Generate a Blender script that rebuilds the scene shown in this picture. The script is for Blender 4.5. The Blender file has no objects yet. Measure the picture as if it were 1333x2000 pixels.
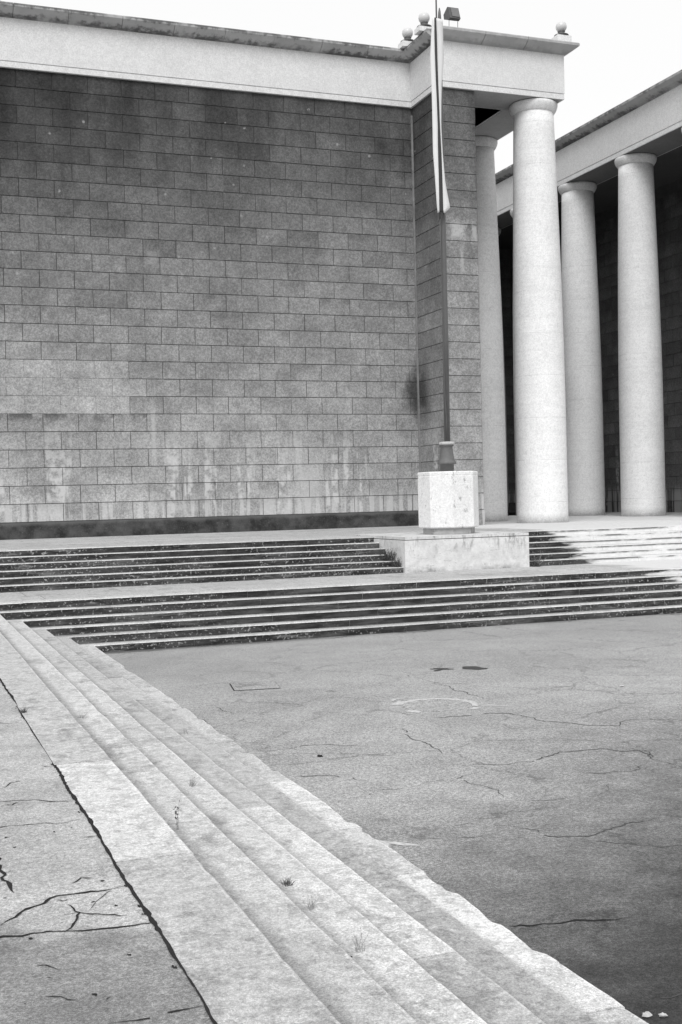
import bpy, math, random
from mathutils import Matrix, Vector

random.seed(7)
C = bpy.context.scene.collection
S = bpy.context.scene

# ------------------------------------------------------------ camera
cam_d = bpy.data.cameras.new("camera")
cam = bpy.data.objects.new("camera", cam_d)
C.objects.link(cam)
S.camera = cam
R_ = Vector((0.93602372, -0.35103473, -0.02518369))
U_ = Vector((0.02743724, 0.00144636, 0.99962248))
F_ = Vector((0.35086579, 0.93636132, -0.01098525))
rot = Matrix((R_, U_, -F_)).transposed().to_4x4()
cam.matrix_world = Matrix.Translation((0, 0, 2.5007)) @ rot
cam_d.sensor_fit = 'VERTICAL'
cam_d.sensor_height = 24.0
cam_d.sensor_width = 16.0
cam_d.lens = 24.0 * 2328.83 / 2000.0
cam_d.clip_start = 0.05
cam_d.clip_end = 4000

# ------------------------------------------------------------ overcast sky + soft sun
W = bpy.data.worlds.new("World")
S.world = W
W.use_nodes = True
nt = W.node_tree
for n in list(nt.nodes):
    nt.nodes.remove(n)
sky = nt.nodes.new('ShaderNodeTexSky')
sky.sky_type = 'NISHITA'
sky.sun_disc = False
sky.sun_elevation = math.radians(46)
sky.sun_rotation = math.radians(208)
bw = nt.nodes.new('ShaderNodeRGBToBW')
mx = nt.nodes.new('ShaderNodeMix')
mx.data_type = 'FLOAT'
mx.inputs[0].default_value = 0.85
mx.inputs[3].default_value = 8.2          # even cloud deck
bg = nt.nodes.new('ShaderNodeBackground')
bg.inputs[1].default_value = 0.1
wo = nt.nodes.new('ShaderNodeOutputWorld')
nt.links.new(sky.outputs[0], bw.inputs[0])
nt.links.new(bw.outputs[0], mx.inputs[2])
nt.links.new(mx.outputs[0], bg.inputs[0])
nt.links.new(bg.outputs[0], wo.inputs[0])

sun_d = bpy.data.lights.new("sun", 'SUN')
sun_d.energy = 1.5
sun_d.angle = math.radians(30)
sun_d.color = (1, 1, 1)
sun = bpy.data.objects.new("sun", sun_d)
C.objects.link(sun)
az, el = math.radians(208), math.radians(46)
sdir = Vector((math.sin(az) * math.cos(el), math.cos(az) * math.cos(el), math.sin(el)))
sun.rotation_euler = sdir.to_track_quat('Z', 'Y').to_euler()

S.view_settings.view_transform = 'Standard'
S.view_settings.look = 'None'
S.view_settings.gamma = 1.0
S.view_settings.exposure = 0.42
S.render.engine = 'CYCLES'

# ------------------------------------------------------------ material helper (all greys)
class Mat:
    def __init__(s, name, rough=0.9, spec=0.25):
        s.m = bpy.data.materials.new(name)
        s.m.use_nodes = True
        s.t = s.m.node_tree
        s.b = s.t.nodes['Principled BSDF']
        s.b.inputs['Roughness'].default_value = rough
        s.b.inputs['Specular IOR Level'].default_value = spec
        g = s.t.nodes.new('ShaderNodeNewGeometry')
        s.pos = g.outputs['Position']
        s.nrm = g.outputs['Normal']
    def _in(s, sock, v):
        if hasattr(v, 'is_linked') or isinstance(v, bpy.types.NodeSocket):
            s.t.links.new(v, sock)
        else:
            sock.default_value = v
    def math(s, op, a, b=0.0, c=0.0, clamp=False):
        n = s.t.nodes.new('ShaderNodeMath'); n.operation = op; n.use_clamp = clamp
        s._in(n.inputs[0], a); s._in(n.inputs[1], b); s._in(n.inputs[2], c)
        return n.outputs[0]
    def grain(s, c, *lv):
        for sc, lo, hi in lv:
            c = s.math('MULTIPLY', c, s.step(s.noise(sc, 1, 0.5), 0.28, 0.72, lo, hi))
        return c
    def add(s, a, b): return s.math('ADD', a, b)
    def sub(s, a, b): return s.math('SUBTRACT', a, b)
    def mul(s, a, b): return s.math('MULTIPLY', a, b)
    def step(s, v, lo, hi, a=0.0, b=1.0):
        n = s.t.nodes.new('ShaderNodeMapRange'); n.interpolation_type = 'SMOOTHSTEP'
        s._in(n.inputs[0], v); n.inputs[1].default_value = lo; n.inputs[2].default_value = hi
        n.inputs[3].default_value = a; n.inputs[4].default_value = b
        return n.outputs[0]
    def mix(s, f, a, b):
        n = s.t.nodes.new('ShaderNodeMix'); n.data_type = 'FLOAT'
        s._in(n.inputs[0], f); s._in(n.inputs[2], a); s._in(n.inputs[3], b)
        return n.outputs[0]
    def scale(s, sc, off=(0, 0, 0)):
        n = s.t.nodes.new('ShaderNodeMapping')
        s.t.links.new(s.pos, n.inputs[0])
        n.inputs[1].default_value = off
        n.inputs[3].default_value = sc
        return n.outputs[0]
    def noise(s, scale, detail=4, rough=0.55, vec=None):
        n = s.t.nodes.new('ShaderNodeTexNoise')
        s.t.links.new(vec or s.pos, n.inputs['Vector'])
        n.inputs['Scale'].default_value = scale
        n.inputs['Detail'].default_value = detail
        n.inputs['Roughness'].default_value = rough
        return n.outputs[0]
    def voro(s, scale, vec=None, feature='F1', out=0):
        n = s.t.nodes.new('ShaderNodeTexVoronoi'); n.feature = feature
        s.t.links.new(vec or s.pos, n.inputs['Vector'])
        n.inputs['Scale'].default_value = scale
        return n.outputs[out]
    def attr(s, name):
        n = s.t.nodes.new('ShaderNodeAttribute'); n.attribute_name = name
        return n.outputs['Fac']
    def xyz(s):
        n = s.t.nodes.new('ShaderNodeSeparateXYZ'); s.t.links.new(s.pos, n.inputs[0])
        return n.outputs
    def done(s, col, bump=None, strength=0.4, dist=0.01, rough=None):
        n = s.t.nodes.new('ShaderNodeCombineColor')
        cl = s.math('MINIMUM', s.math('MAXIMUM', col, 0.01), 0.86)
        for i in range(3):
            s.t.links.new(cl, n.inputs[i])
        s.t.links.new(n.outputs[0], s.b.inputs['Base Color'])
        if bump is not None:
            b = s.t.nodes.new('ShaderNodeBump')
            b.inputs['Strength'].default_value = strength
            b.inputs['Distance'].default_value = dist
            s.t.links.new(bump, b.inputs['Height'])
            s.t.links.new(b.outputs[0], s.b.inputs['Normal'])
        if rough is not None:
            s._in(s.b.inputs['Roughness'], rough)
        return s.m

def m_tuff():
    m = Mat('tuff_blocks', 0.95, 0.15)
    x, y, z = m.xyz()
    tone = m.attr('tone')
    fine = m.noise(13, 6, 0.85)
    mid = m.noise(0.8, 6, 0.65)
    c = m.grain(tone, (6, 0.93, 1.07), (14, 0.84, 1.16), (34, 0.80, 1.20))
    c = m.mul(c, m.step(mid, 0.25, 0.75, 0.74, 1.26))
    # soot under the upper edge of some blocks
    v, td = m.attr('v'), m.attr('td')
    sm = m.mul(m.mul(m.step(v, 0.25, 1.0), td), m.step(m.noise(3.0, 4), 0.35, 0.6))
    c = m.mul(c, m.sub(1.0, m.mul(sm, 0.6)))
    # damp stain in the inner corner
    dx = m.math('ABSOLUTE', m.sub(x, 16.1)); dz = m.math('ABSOLUTE', m.sub(z, 5.95))
    dd = m.add(m.add(m.mul(dx, 1.6), m.mul(dz, 0.8)), m.mul(m.noise(2.2, 4), 1.1))
    dy = m.step(m.math('ABSOLUTE', m.sub(y, 35.6)), 0.2, 1.0)
    c = m.mul(c, m.sub(1.0, m.mul(m.mul(m.step(dd, 1.75, 0.8), m.sub(1.0, dy)), 0.74)))
    # lime streaks running down to the foot of the wall
    st = m.noise(1.0, 3, 0.6, m.scale((2.6, 2.6, 0.16)))
    low = m.mul(m.step(z, 5.4, 3.0), m.step(st, 0.53, 0.60))
    low = m.mul(low, m.step(m.noise(5, 4), 0.38, 0.6))
    st2 = m.mul(m.step(z, 2.9, 2.3), m.step(m.noise(1.0, 2, 0.5, m.scale((6, 6, 0.3))), 0.46, 0.56))
    c = m.mix(m.math('MAXIMUM', m.mul(low, 0.8), m.mul(st2, 0.6)), c, 0.58)
    def patch(cx, cz, rx, rz, ym):
        a = m.mul(m.math('ABSOLUTE', m.sub(x, cx)), 1 / rx); q = m.mul(m.math('ABSOLUTE', m.sub(z, cz)), 1 / rz)
        e = m.add(m.math('MAXIMUM', a, q), m.mul(m.sub(m.noise(6.0, 8, 0.85), 0.5), 5.0))
        return m.mul(m.step(e, 1.5, 0.2), m.step(m.math('ABSOLUTE', m.sub(y, ym)), 0.3, 0.2))
    for args, amt in (((12.3, 2.9, 0.42, 0.85, 35.7), 0.55), ((12.0, 3.9, 0.10, 0.6, 35.7), 0.5), ((7.4, 4.6, 0.06, 1.0, 35.7), 0.55), ((8.2, 2.35, 0.8, 0.12, 35.7), 0.4), ((14.8, 2.35, 0.5, 0.28, 35.7), 0.4), ((16.75, 10.8, 0.26, 0.26, 33.6), 0.75), ((17.3, 10.75, 0.10, 0.3, 33.6), 0.6), ((16.85, 9.9, 0.06, 0.35, 33.6), 0.5), ((7.5, 9.9, 0.2, 0.22, 35.7), 0.3)):
        c = m.mix(m.mul(patch(*args), amt), c, 0.50)
    # dark upward water marks from the cornice
    up = m.mul(m.step(z, 9.5, 15.0), m.step(m.noise(1.0, 4, 0.6, m.scale((1.1, 1.1, 0.22))), 0.38, 0.68))
    c = m.mul(c, m.sub(1.0, m.mul(up, 0.36)))
    # small lichen / lime dots
    dots = m.mul(m.step(m.voro(1.7), 0.10, 0.05), m.step(m.noise(6, 3), 0.46, 0.55))
    c = m.mix(m.mul(dots, 0.55), c, 0.4)
    return m.done(c, m.add(fine, m.noise(7, 4)), 0.5, 0.012)

def m_grime():
    m = Mat('grimy_base_course', 0.95, 0.1)
    x, y, z = m.xyz()
    n = m.noise(2.0, 6, 0.7)
    c = m.mix(m.step(n, 0.3, 0.75), 0.025, 0.10)
    top = m.step(m.add(z, m.mul(m.noise(1.2, 4), 0.30)), 2.06, 2.19)
    c = m.mix(m.mul(top, 0.6), c, 0.15)
    sp = m.mul(m.step(m.noise(28, 3), 0.62, 0.72), 0.5)
    c = m.mix(sp, c, 0.2)
    return m.done(c, m.noise(30, 5), 0.5, 0.01)

def m_stone(name, base, amp=0.2, pit=0.0, band=False, speck=0.0, bump=0.25):
    m = Mat(name, 0.85, 0.3)
    a = m.noise(0.9, 6, 0.6); b = m.noise(14, 5, 0.7); f = m.noise(70, 3, 0.7)
    c = m.mul(m.mul(base, m.attr('tone')), m.add(1.0 - amp * 0.8, m.mul(a, amp * 1.6)))
    gr = m.noise(11, 5, 0.85)
    c = m.grain(c, (9, 0.96, 1.04), (22, 0.93, 1.07), (48, 0.92, 1.08))
    if band:
        w = m.noise(1.0, 5, 0.7, m.scale((0.5, 0.5, 7.0)))
        c = m.mul(c, m.add(0.88, m.mul(w, 0.24)))
        zz = m.math('FRACT', m.mul(m.sub(m.xyz()[2], 1.56), 0.735))
        ln = m.mul(m.step(m.math('ABSOLUTE', m.sub(zz, 0.5)), 0.009, 0.004), m.step(m.noise(1.3, 3), 0.42, 0.62))
        c = m.mul(c, m.sub(1.0, m.mul(ln, 0.22)))
    if band:
        gz = m.mul(m.step(m.add(m.xyz()[2], m.mul(m.noise(4, 5, 0.8), 0.7)), 2.15, 1.85), 0.22)
        c = m.mul(c, m.sub(1.0, gz))
    if pit:
        p = m.noise(1.0, 5, 0.75, m.scale((11, 11, 5.0)))
        k = m.mul(m.step(p, 0.57, 0.65), pit)
        k = m.mul(k, m.step(m.noise(1.4, 2), 0.42, 0.56))
        c = m.mul(c, m.sub(1.0, k))
    return m.done(c, m.add(b, m.mul(f, 0.5)), bump, 0.01)

def m_plinth():
    m = Mat('stained_plinth_travertine', 0.85, 0.25)
    x, y, z = m.xyz()
    c = m.mul(m.mul(0.66, m.attr('tone')), m.step(m.noise(4, 6, 0.8), 0.3, 0.7, 0.82, 1.12))
    lam = m.noise(1.0, 6, 0.8, m.scale((2.2, 2.2, 16)))
    c = m.mul(c, m.sub(1.0, m.mul(m.step(lam, 0.56, 0.68), 0.35)))
    drip = m.noise(1.0, 5, 0.75, m.scale((3.6, 3.6, 0.9)))
    top = m.mul(m.step(z, 1.05, 1.55), m.step(drip, 0.55, 0.68))
    c = m.mul(c, m.sub(1.0, m.mul(top, 0.55)))
    foot = m.step(m.add(z, m.mul(m.noise(5, 5, 0.8), 0.40)), 1.13, 0.90)
    foot = m.mul(foot, m.step(m.noise(1.1, 3), 0.40, 0.56))
    c = m.mul(c, m.sub(1.0, m.mul(foot, 0.70)))
    pit = m.mul(m.step(m.noise(17, 4, 0.8), 0.62, 0.70), 0.6)
    c = m.mul(c, m.sub(1.0, pit))
    return m.done(c, lam, 0.3, 0.01)

def m_cornice():
    m = Mat('weathered_cornice', 0.9, 0.2)
    x, y, z = m.xyz()
    tone = m.attr('tone')
    n = m.noise(1.0, 5, 0.65, m.scale((1.6, 1.6, 3.5)))
    streak = m.noise(1.0, 4, 0.6, m.scale((5.5, 5.5, 0.6)))
    c = m.mul(tone, m.add(0.7, m.mul(n, 0.6)))
    lev = m.sub(1.0, tone)
    v = m.attr('v')
    d = m.add(m.mul(m.math('ABSOLUTE', m.sub(v, 0.42)), 0.9), m.mul(streak, 0.8))
    k = m.mul(m.step(d, 0.48, 0.72), m.mul(m.step(m.noise(0.8, 4, 0.7), 0.34, 0.56), m.attr('td')))
    c = m.mix(m.mul(k, 0.85), c, 0.035)
    return m.done(c, m.noise(16, 4), 0.3, 0.01)

def m_riser():
    """travertine riser blackened by growth, cleaned beyond x = 15.7"""
    m = Mat('blackened_risers', 0.95, 0.1)
    x, y, z = m.xyz()
    n = m.noise(1.0, 6, 0.7, m.scale((1.5, 1.5, 9)))
    dark = m.mix(m.step(n, 0.35, 0.7), 0.024, 0.085)
    gl = m.mul(m.step(m.noise(1.0, 5, 0.7, m.scale((0.6, 0.6, 4))), 0.52, 0.68), 0.6)
    dark = m.mix(gl, dark, 0.15)
    # pale lichen spots, thick in places
    dens = m.noise(0.55, 3, 0.5)
    sp = m.mul(m.step(m.noise(20, 3, 0.6), 0.575, 0.65), m.step(dens, 0.36, 0.55))
    dark = m.mix(m.mul(sp, 0.85), dark, 0.36)
    pat = m.mul(m.step(m.noise(1.0, 4, 0.7, m.scale((1.3, 1.3, 12))), 0.56, 0.66), m.step(dens, 0.42, 0.56))
    dark = m.mix(m.mul(pat, 0.7), dark, 0.22)
    clean = m.mul(0.70, m.add(0.75, m.mul(m.noise(6, 5, 0.7), 0.5)))
    ul = m.mul(m.step(m.attr('v'), 0.80, 0.97), m.step(m.noise(1.0, 5, 0.7, m.scale((1.3, 1.3, 6))), 0.36, 0.56))
    clean = m.mul(clean, m.sub(1.0, m.mul(ul, 0.72)))  # shade under the nosing painted as an uneven dark line
    edge = m.add(x, m.mul(m.sub(m.noise(1.0, 4, 0.7, m.scale((0.8, 2.0, 9))), 0.5), 2.2))
    c = m.mix(m.step(edge, 15.55, 15.95), dark, clean)
    return m.done(c, m.noise(25, 4), 0.4, 0.01)

def m_tread(name, base, mott, far=False):
    m = Mat(name, 0.85, 0.3)
    x, y, z = m.xyz()
    tone = m.attr('tone'); v = m.attr('v')
    big = m.noise(1.1, 5, 0.62); mid = m.noise(11, 7, 0.8); fine = m.noise(45, 6, 0.85)
    c = m.mul(m.mul(base, tone), m.step(big, 0.3, 0.7, 0.90, 1.08))
    k = m.mul(m.step(m.add(mid, m.mul(big, 0.5)), 0.73, 0.84), mott)
    c = m.mix(k, c, m.mul(c, 0.70))
    dm = m.mul(m.step(m.noise(1.0, 6, 0.7, m.scale((2.4, 1.5, 1))), 0.53, 0.66), m.step(v, 1.0, 0.7, 0.3, 1.0))
    c = m.mul(c, m.sub(1.0, m.mul(dm, 0.32)))
    k2 = m.mul(m.step(m.noise(17, 4, 0.7), 0.54, 0.68), m.step(m.noise(1.7, 3), 0.42, 0.62))
    c = m.mix(m.mul(k2, 0.35), c, 0.2)
    c = m.grain(c, (30, 0.90, 1.10), (80, 0.82, 1.18), (200, 0.78, 1.2))
    # dirt and contact shade painted together over the back of the tread
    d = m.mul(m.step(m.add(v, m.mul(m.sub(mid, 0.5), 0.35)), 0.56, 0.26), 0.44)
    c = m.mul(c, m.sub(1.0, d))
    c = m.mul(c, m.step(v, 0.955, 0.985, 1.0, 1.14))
    ms = m.mul(m.step(m.noise(1.0, 8, 0.8, m.scale((5.5, 3.2, 1))), 0.52, 0.60), m.step(m.noise(0.9, 4, 0.6), 0.42, 0.60))
    c = m.mul(c, m.sub(1.0, m.mul(ms, 0.30)))
    w = m.mul(m.step(m.noise(18, 6, 0.8), 0.54, 0.64), m.step(m.noise(1.3, 3), 0.46, 0.60))
    c = m.mix(m.mul(w, 0.6), c, 0.76)
    if far:
        e = m.step(m.add(x, m.mul(m.sub(m.noise(0.7, 4), 0.5), 2.4)), 15.4, 16.3)
        c = m.mix(e, c, m.mul(0.66, m.add(0.8, m.mul(mid, 0.4))))
    return m.done(c, m.add(mid, m.mul(fine, 0.6)), 0.45, 0.012)

def m_asphalt():
    m = Mat('old_asphalt', 0.8, 0.35)
    x, y, z = m.xyz()
    big = m.noise(0.35, 5, 0.6); mid = m.noise(2.2, 6, 0.65)
    fine = m.noise(26, 8, 0.95); vf = m.noise(110, 4, 0.9)
    c = m.mul(0.325, m.step(big, 0.3, 0.7, 0.86, 1.14))
    c = m.mul(c, m.step(mid, 0.25, 0.75, 0.88, 1.12))
    c = m.grain(c, (16, 0.86, 1.14), (42, 0.70, 1.30), (120, 0.55, 1.45), (300, 0.7, 1.3))
    pc = m.mul(m.step(m.noise(1.0, 6, 0.75, m.scale((1.2, 3.0, 1))), 0.60, 0.72), 0.16)
    c = m.mul(c, m.sub(1.0, pc))
    wv = m.t.nodes.new('ShaderNodeVectorMath'); wv.operation = 'MULTIPLY_ADD'
    nn = m.t.nodes.new('ShaderNodeTexNoise'); nn.inputs['Scale'].default_value = 1.1; nn.inputs['Detail'].default_value = 8; nn.inputs['Roughness'].default_value = 0.7
    m.t.links.new(m.pos, nn.inputs['Vector']); m.t.links.new(nn.outputs['Color'], wv.inputs[0]); wv.inputs[1].default_value = (1.1, 1.1, 0); m.t.links.new(m.pos, wv.inputs[2])
    ed = m.voro(0.62, wv.outputs[0], 'DISTANCE_TO_EDGE')
    hair = m.mul(m.step(ed, 0.020, 0.002), m.step(m.noise(1.3, 4, 0.7), 0.38, 0.60))
    c = m.mul(c, m.sub(1.0, m.mul(hair, 0.40)))
    # dusty pale zone near the foot of the far steps
    du = m.mul(m.step(m.add(y, m.mul(mid, 3.0)), 15.0, 20.0), 0.35)
    c = m.mix(du, c, 0.30)
    # lens vignetting painted into the asphalt, darker towards the near right
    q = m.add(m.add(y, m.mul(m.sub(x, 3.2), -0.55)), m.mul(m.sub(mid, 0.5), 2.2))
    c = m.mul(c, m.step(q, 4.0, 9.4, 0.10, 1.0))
    # dirt line against the far steps
    e = m.mul(m.step(m.add(y, m.mul(mid, 0.9)), 20.40, 20.7), m.step(x, 9.5, 4.5))
    c = m.mix(m.mul(e, 0.75), c, 0.06)
    c = m.mul(c, m.step(y, 20.0, 20.34, 1.0, 0.80))
    return m.done(c, m.add(fine, mid), 0.6, 0.006)

def m_pave():
    m = Mat('old_concrete_paving', 0.85, 0.3)
    x, y, z = m.xyz()
    big = m.noise(1.6, 5, 0.65); mid = m.noise(9, 6, 0.75); fine = m.noise(70, 6, 0.9)
    c = m.mul(0.395, m.step(big, 0.3, 0.7, 0.80, 1.18))
    c = m.mul(c, m.add(0.8, m.mul(mid, 0.4)))
    c = m.grain(c, (35, 0.86, 1.14), (110, 0.72, 1.28), (280, 0.65, 1.35))
    dk = m.mul(m.step(m.add(y, m.mul(m.sub(big, 0.5), 1.6)), 5.1, 4.5), 0.38)
    c = m.mul(c, m.sub(1.0, dk))
    sp = m.mul(m.step(m.noise(15, 6, 0.8), 0.57, 0.70), m.step(m.noise(2.6, 3), 0.42, 0.55))
    c = m.mix(m.mul(sp, 0.7), c, 0.58)
    pk = m.mul(m.step(m.noise(22, 3), 0.33, 0.26), 0.6)
    c = m.mix(pk, c, 0.07)
    return m.done(c, m.add(fine, mid), 0.6, 0.006)

def m_plain(name, g, rough=0.8, amp=0.25, sc=20, spec=0.3, metal=0.0):
    m = Mat(name, rough, spec)
    m.b.inputs['Metallic'].default_value = metal
    n = m.noise(sc, 4, 0.65)
    return m.done(m.mul(g, m.add(1 - amp / 2, m.mul(n, amp))), n, 0.15, 0.004)

TUFF = m_tuff(); GRIME = m_grime()
FASCIA = m_stone('entablature_travertine', 0.67, 0.14)
SHAFT = m_stone('column_travertine', 0.77, 0.16, band=True, pit=0.12)
PLINTH = m_plinth()
SOFFIT = m_stone('dark_soffit', 0.30, 0.3)  # soffit panels, darker than the fascia
BLOCK = m_stone('pitted_travertine', 0.76, 0.12, pit=0.55, bump=0.4)
CORN = m_cornice(); RISER = m_riser()
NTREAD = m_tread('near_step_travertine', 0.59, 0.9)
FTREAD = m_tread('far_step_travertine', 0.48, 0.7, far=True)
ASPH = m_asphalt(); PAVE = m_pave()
CRACK = m_plain('crack_dirt', 0.035, 1.0, 0.8, 30, 0.0)
HAIR = m_plain('hairline_crack', 0.10, 1.0, 0.8, 30, 0.0)
JOINT = m_plain('block_joint_mortar', 0.11, 1.0, 0.9, 5)
MORTAR = m_plain('dark_mortar', 0.05, 1.0, 0.5)
PALE = m_plain('pale_mortar', 0.22, 0.9, 1.4, 3)
PAINT = m_plain('worn_white_paint', 0.50, 0.8, 1.6, 22)
OIL = m_plain('oil_stain', 0.035, 0.5, 0.5, 12)
COVER = m_plain('iron_cover', 0.19, 0.8, 1.2, 70)
POLE = m_plain('pole_grey_paint', 0.10, 0.35, 0.3, 8, 0.5)
DARKM = m_plain('dark_metal', 0.10, 0.6, 0.4, 25, 0.4)
BELL = m_plain('oxidised_bronze', 0.13, 0.6, 0.6, 14, 0.4)
CLOTHW = m_plain('white_cloth', 0.74, 0.9, 0.1, 6)
CLOTHD = m_plain('dark_cloth', 0.055, 0.9, 0.3, 6)
CLOTHM = m_plain('grey_stripe_cloth', 0.08, 0.9, 0.3, 6)  # dark grey tone for the stripe
GLOBE = m_plain('frosted_globe', 0.62, 0.3, 0.2, 6, 0.5)
WEED = m_plain('dry_weed', 0.10, 1.0, 0.5, 30)
WEEDP = m_plain('straw_weed', 0.30, 1.0, 0.5, 30)
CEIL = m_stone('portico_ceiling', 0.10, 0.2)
HOUSING = m_plain('floodlight_housing', 0.10, 0.6, 0.6, 12)
LENS = m_plain('floodlight_glass', 0.16, 0.25, 0.5, 9, 0.5)

# ------------------------------------------------------------ mesh helper
class MB:
    def __init__(s, *mats):
        s.v = []; s.f = []; s.mi = []; s.tone = []; s.vv = []; s.td = []; s.mats = mats; s.sm = []
    def vert(s, p, tone=1.0, v=0.5, td=0.0):
        s.v.append(tuple(p)); s.tone.append(tone); s.vv.append(v); s.td.append(td)
        return len(s.v) - 1
    def face(s, idx, mi=0, smooth=False):
        s.f.append(tuple(idx)); s.mi.append(mi); s.sm.append(smooth)
    def poly(s, pts, mi=0, tone=1.0, v=0.5, td=0.0):
        s.face([s.vert(p, tone, v, td) for p in pts], mi)
    def box(s, a, b, mi=0, tone=1.0, v=0.5, td=0.0):
        x0, y0, z0 = a; x1, y1, z1 = b
        i = [s.vert(p, tone, v, td) for p in ((x0,y0,z0),(x1,y0,z0),(x1,y1,z0),(x0,y1,z0),(x0,y0,z1),(x1,y0,z1),(x1,y1,z1),(x0,y1,z1))]
        for q in ((0,3,2,1),(4,5,6,7),(0,1,5,4),(1,2,6,5),(2,3,7,6),(3,0,4,7)):
            s.face([i[k] for k in q], mi)
    def lathe(s, c, prof, n=48, mi=0, smooth=True, tone=1.0, caps=True, rot0=0.0):
        rings = []
        for r, z in prof:
            rings.append([s.vert((c[0] + r * math.cos(rot0 + 2 * math.pi * k / n), c[1] + r * math.sin(rot0 + 2 * math.pi * k / n), z), tone) for k in range(n)])
        for a, b in zip(rings, rings[1:]):
            for k in range(n):
                s.face((a[k], a[(k + 1) % n], b[(k + 1) % n], b[k]), mi, smooth)
        if caps:
            s.face(rings[0][::-1], mi); s.face(rings[-1], mi)
    def tube(s, pts, r, n=6, mi=0):
        prev = None
        for i, p in enumerate(pts):
            p = Vector(p)
            d = (Vector(pts[min(i + 1, len(pts) - 1)]) - Vector(pts[max(i - 1, 0)])).normalized()
            a = d.cross(Vector((0.3, 0.9, 0.2))).normalized(); b = d.cross(a)
            rr = r[i] if isinstance(r, (list, tuple)) else r
            ring = [s.vert(p + a * rr * math.cos(2*math.pi*k/n) + b * rr * math.sin(2*math.pi*k/n)) for k in range(n)]
            if prev:
                for k in range(n):
                    s.face((prev[k], prev[(k+1) % n], ring[(k+1) % n], ring[k]), mi, True)
            else:
                s.face(ring[::-1], mi)
            prev = ring
        s.face(prev, mi)
    def build(s, name, parent=None, fix=False):
        me = bpy.data.meshes.new(name)
        o = parent.location if parent is not None else Vector((0, 0, 0))
        if parent is not None and parent.parent is not None:
            o = parent.parent.location
        off = Vector(o)
        me.from_pydata([tuple(Vector(p) - off) for p in s.v], [], s.f)
        for m in s.mats: me.materials.append(m)
        me.polygons.foreach_set('material_index', s.mi)
        me.polygons.foreach_set('use_smooth', s.sm)
        for nm, data in (('tone', s.tone), ('v', s.vv), ('td', s.td)):
            a = me.attributes.new(nm, 'FLOAT', 'POINT'); a.data.foreach_set('value', data)
        me.update()
        if fix:
            import bmesh
            bm = bmesh.new(); bm.from_mesh(me)
            bmesh.ops.recalc_face_normals(bm, faces=bm.faces); bm.to_mesh(me); bm.free()
        ob = bpy.data.objects.new(name, me); C.objects.link(ob)
        if parent is not None: ob.parent = parent
        return ob

def thing(name, label, cat, loc, group=None):
    o = bpy.data.objects.new(name, None); C.objects.link(o)
    o.location = loc; o.empty_display_size = 0.2
    return tag(o, label, cat, group)
def tag(o, label, cat, group=None):
    o['label'] = label; o['category'] = cat
    if group: o['group'] = group
    return o
def struct(mb, name, kind='structure'):
    o = mb.build(name); o['kind'] = kind
    return o

H1, H2 = 0.78, 1.56            # landing and terrace heights
RS, T = 0.13, 0.3525           # riser, tread
X0, Y0, YL = 1.334, 22.10, 24.955
YT = YL + 5 * T                # front edge of the terrace
XR = 46.0; XL = -34.0
rnd = random.Random(3)

def fract(a, b, amp, depth):
    if depth == 0 or (b - a).length < 0.02: return [a]
    m = a.lerp(b, rnd.uniform(0.42, 0.58)); d = (b - a); nrm = Vector((-d.y, d.x, 0))
    m = m + nrm * rnd.uniform(-1, 1) * amp
    return fract(a, m, amp, depth - 1) + fract(m, b, amp, depth - 1)
def ribbon(mb, pts, z, w, mi, jit=0.35, taper=True, amp=0.13, gaps=0.0):
    """irregular crack: a narrow uneven strip lying on the surface"""
    P = [Vector((p[0], p[1], 0)) for p in pts]
    Q = []
    for a, b in zip(P, P[1:]):
        dep = max(1, min(7, int(math.log2(max(2, (b - a).length / 0.03)))))
        Q += fract(a, b, amp, dep)
    Q.append(P[-1])
    up = Vector((0, 0, 1)); prev = None; slow = 1.0; skip = 0
    for i, q in enumerate(Q):
        d = (Q[min(i+1, len(Q)-1)] - Q[max(i-1, 0)]).normalized(); nrm = up.cross(d)
        slow = min(1.5, max(0.3, slow + rnd.uniform(-1, 1) * 0.28))
        ww = w * slow * rnd.uniform(0.5, 1.2) * 0.5
        if taper:
            e = min(i, len(Q) - 1 - i) / max(1, len(Q) - 1)
            ww *= min(1.0, 0.2 + e * 4)
        oo = rnd.uniform(-1, 1) * w * 0.15
        a = mb.vert((q + nrm * (oo + ww)).to_tuple()[:2] + (z,)); b = mb.vert((q + nrm * (oo - ww)).to_tuple()[:2] + (z,))
        if skip > 0: skip -= 1; prev = None; continue
        if gaps and rnd.random() < gaps: skip = rnd.randint(1, 3)
        if prev: mb.face((prev[1], b, a, prev[0]), mi)
        prev = (a, b)

def blob(mb, cx, cy, rx, ry, z, mi, n=22, jit=0.25, ang=0.0):
    pts = []
    ph = [rnd.uniform(0, 6.28) for _ in range(4)]
    for k in range(n):
        t = 2 * math.pi * k / n
        r = 1 + jit * (0.5 * math.sin(2 * t + ph[0]) + 0.35 * math.sin(3 * t + ph[1]) + 0.3 * math.sin(5 * t + ph[2]) + 0.2 * math.sin(9 * t + ph[3]))
        x, y = rx * r * math.cos(t), ry * r * math.sin(t)
        pts.append((cx + x * math.cos(ang) - y * math.sin(ang), cy + x * math.sin(ang) + y * math.cos(ang), z))
    mb.poly(pts, mi)

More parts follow.
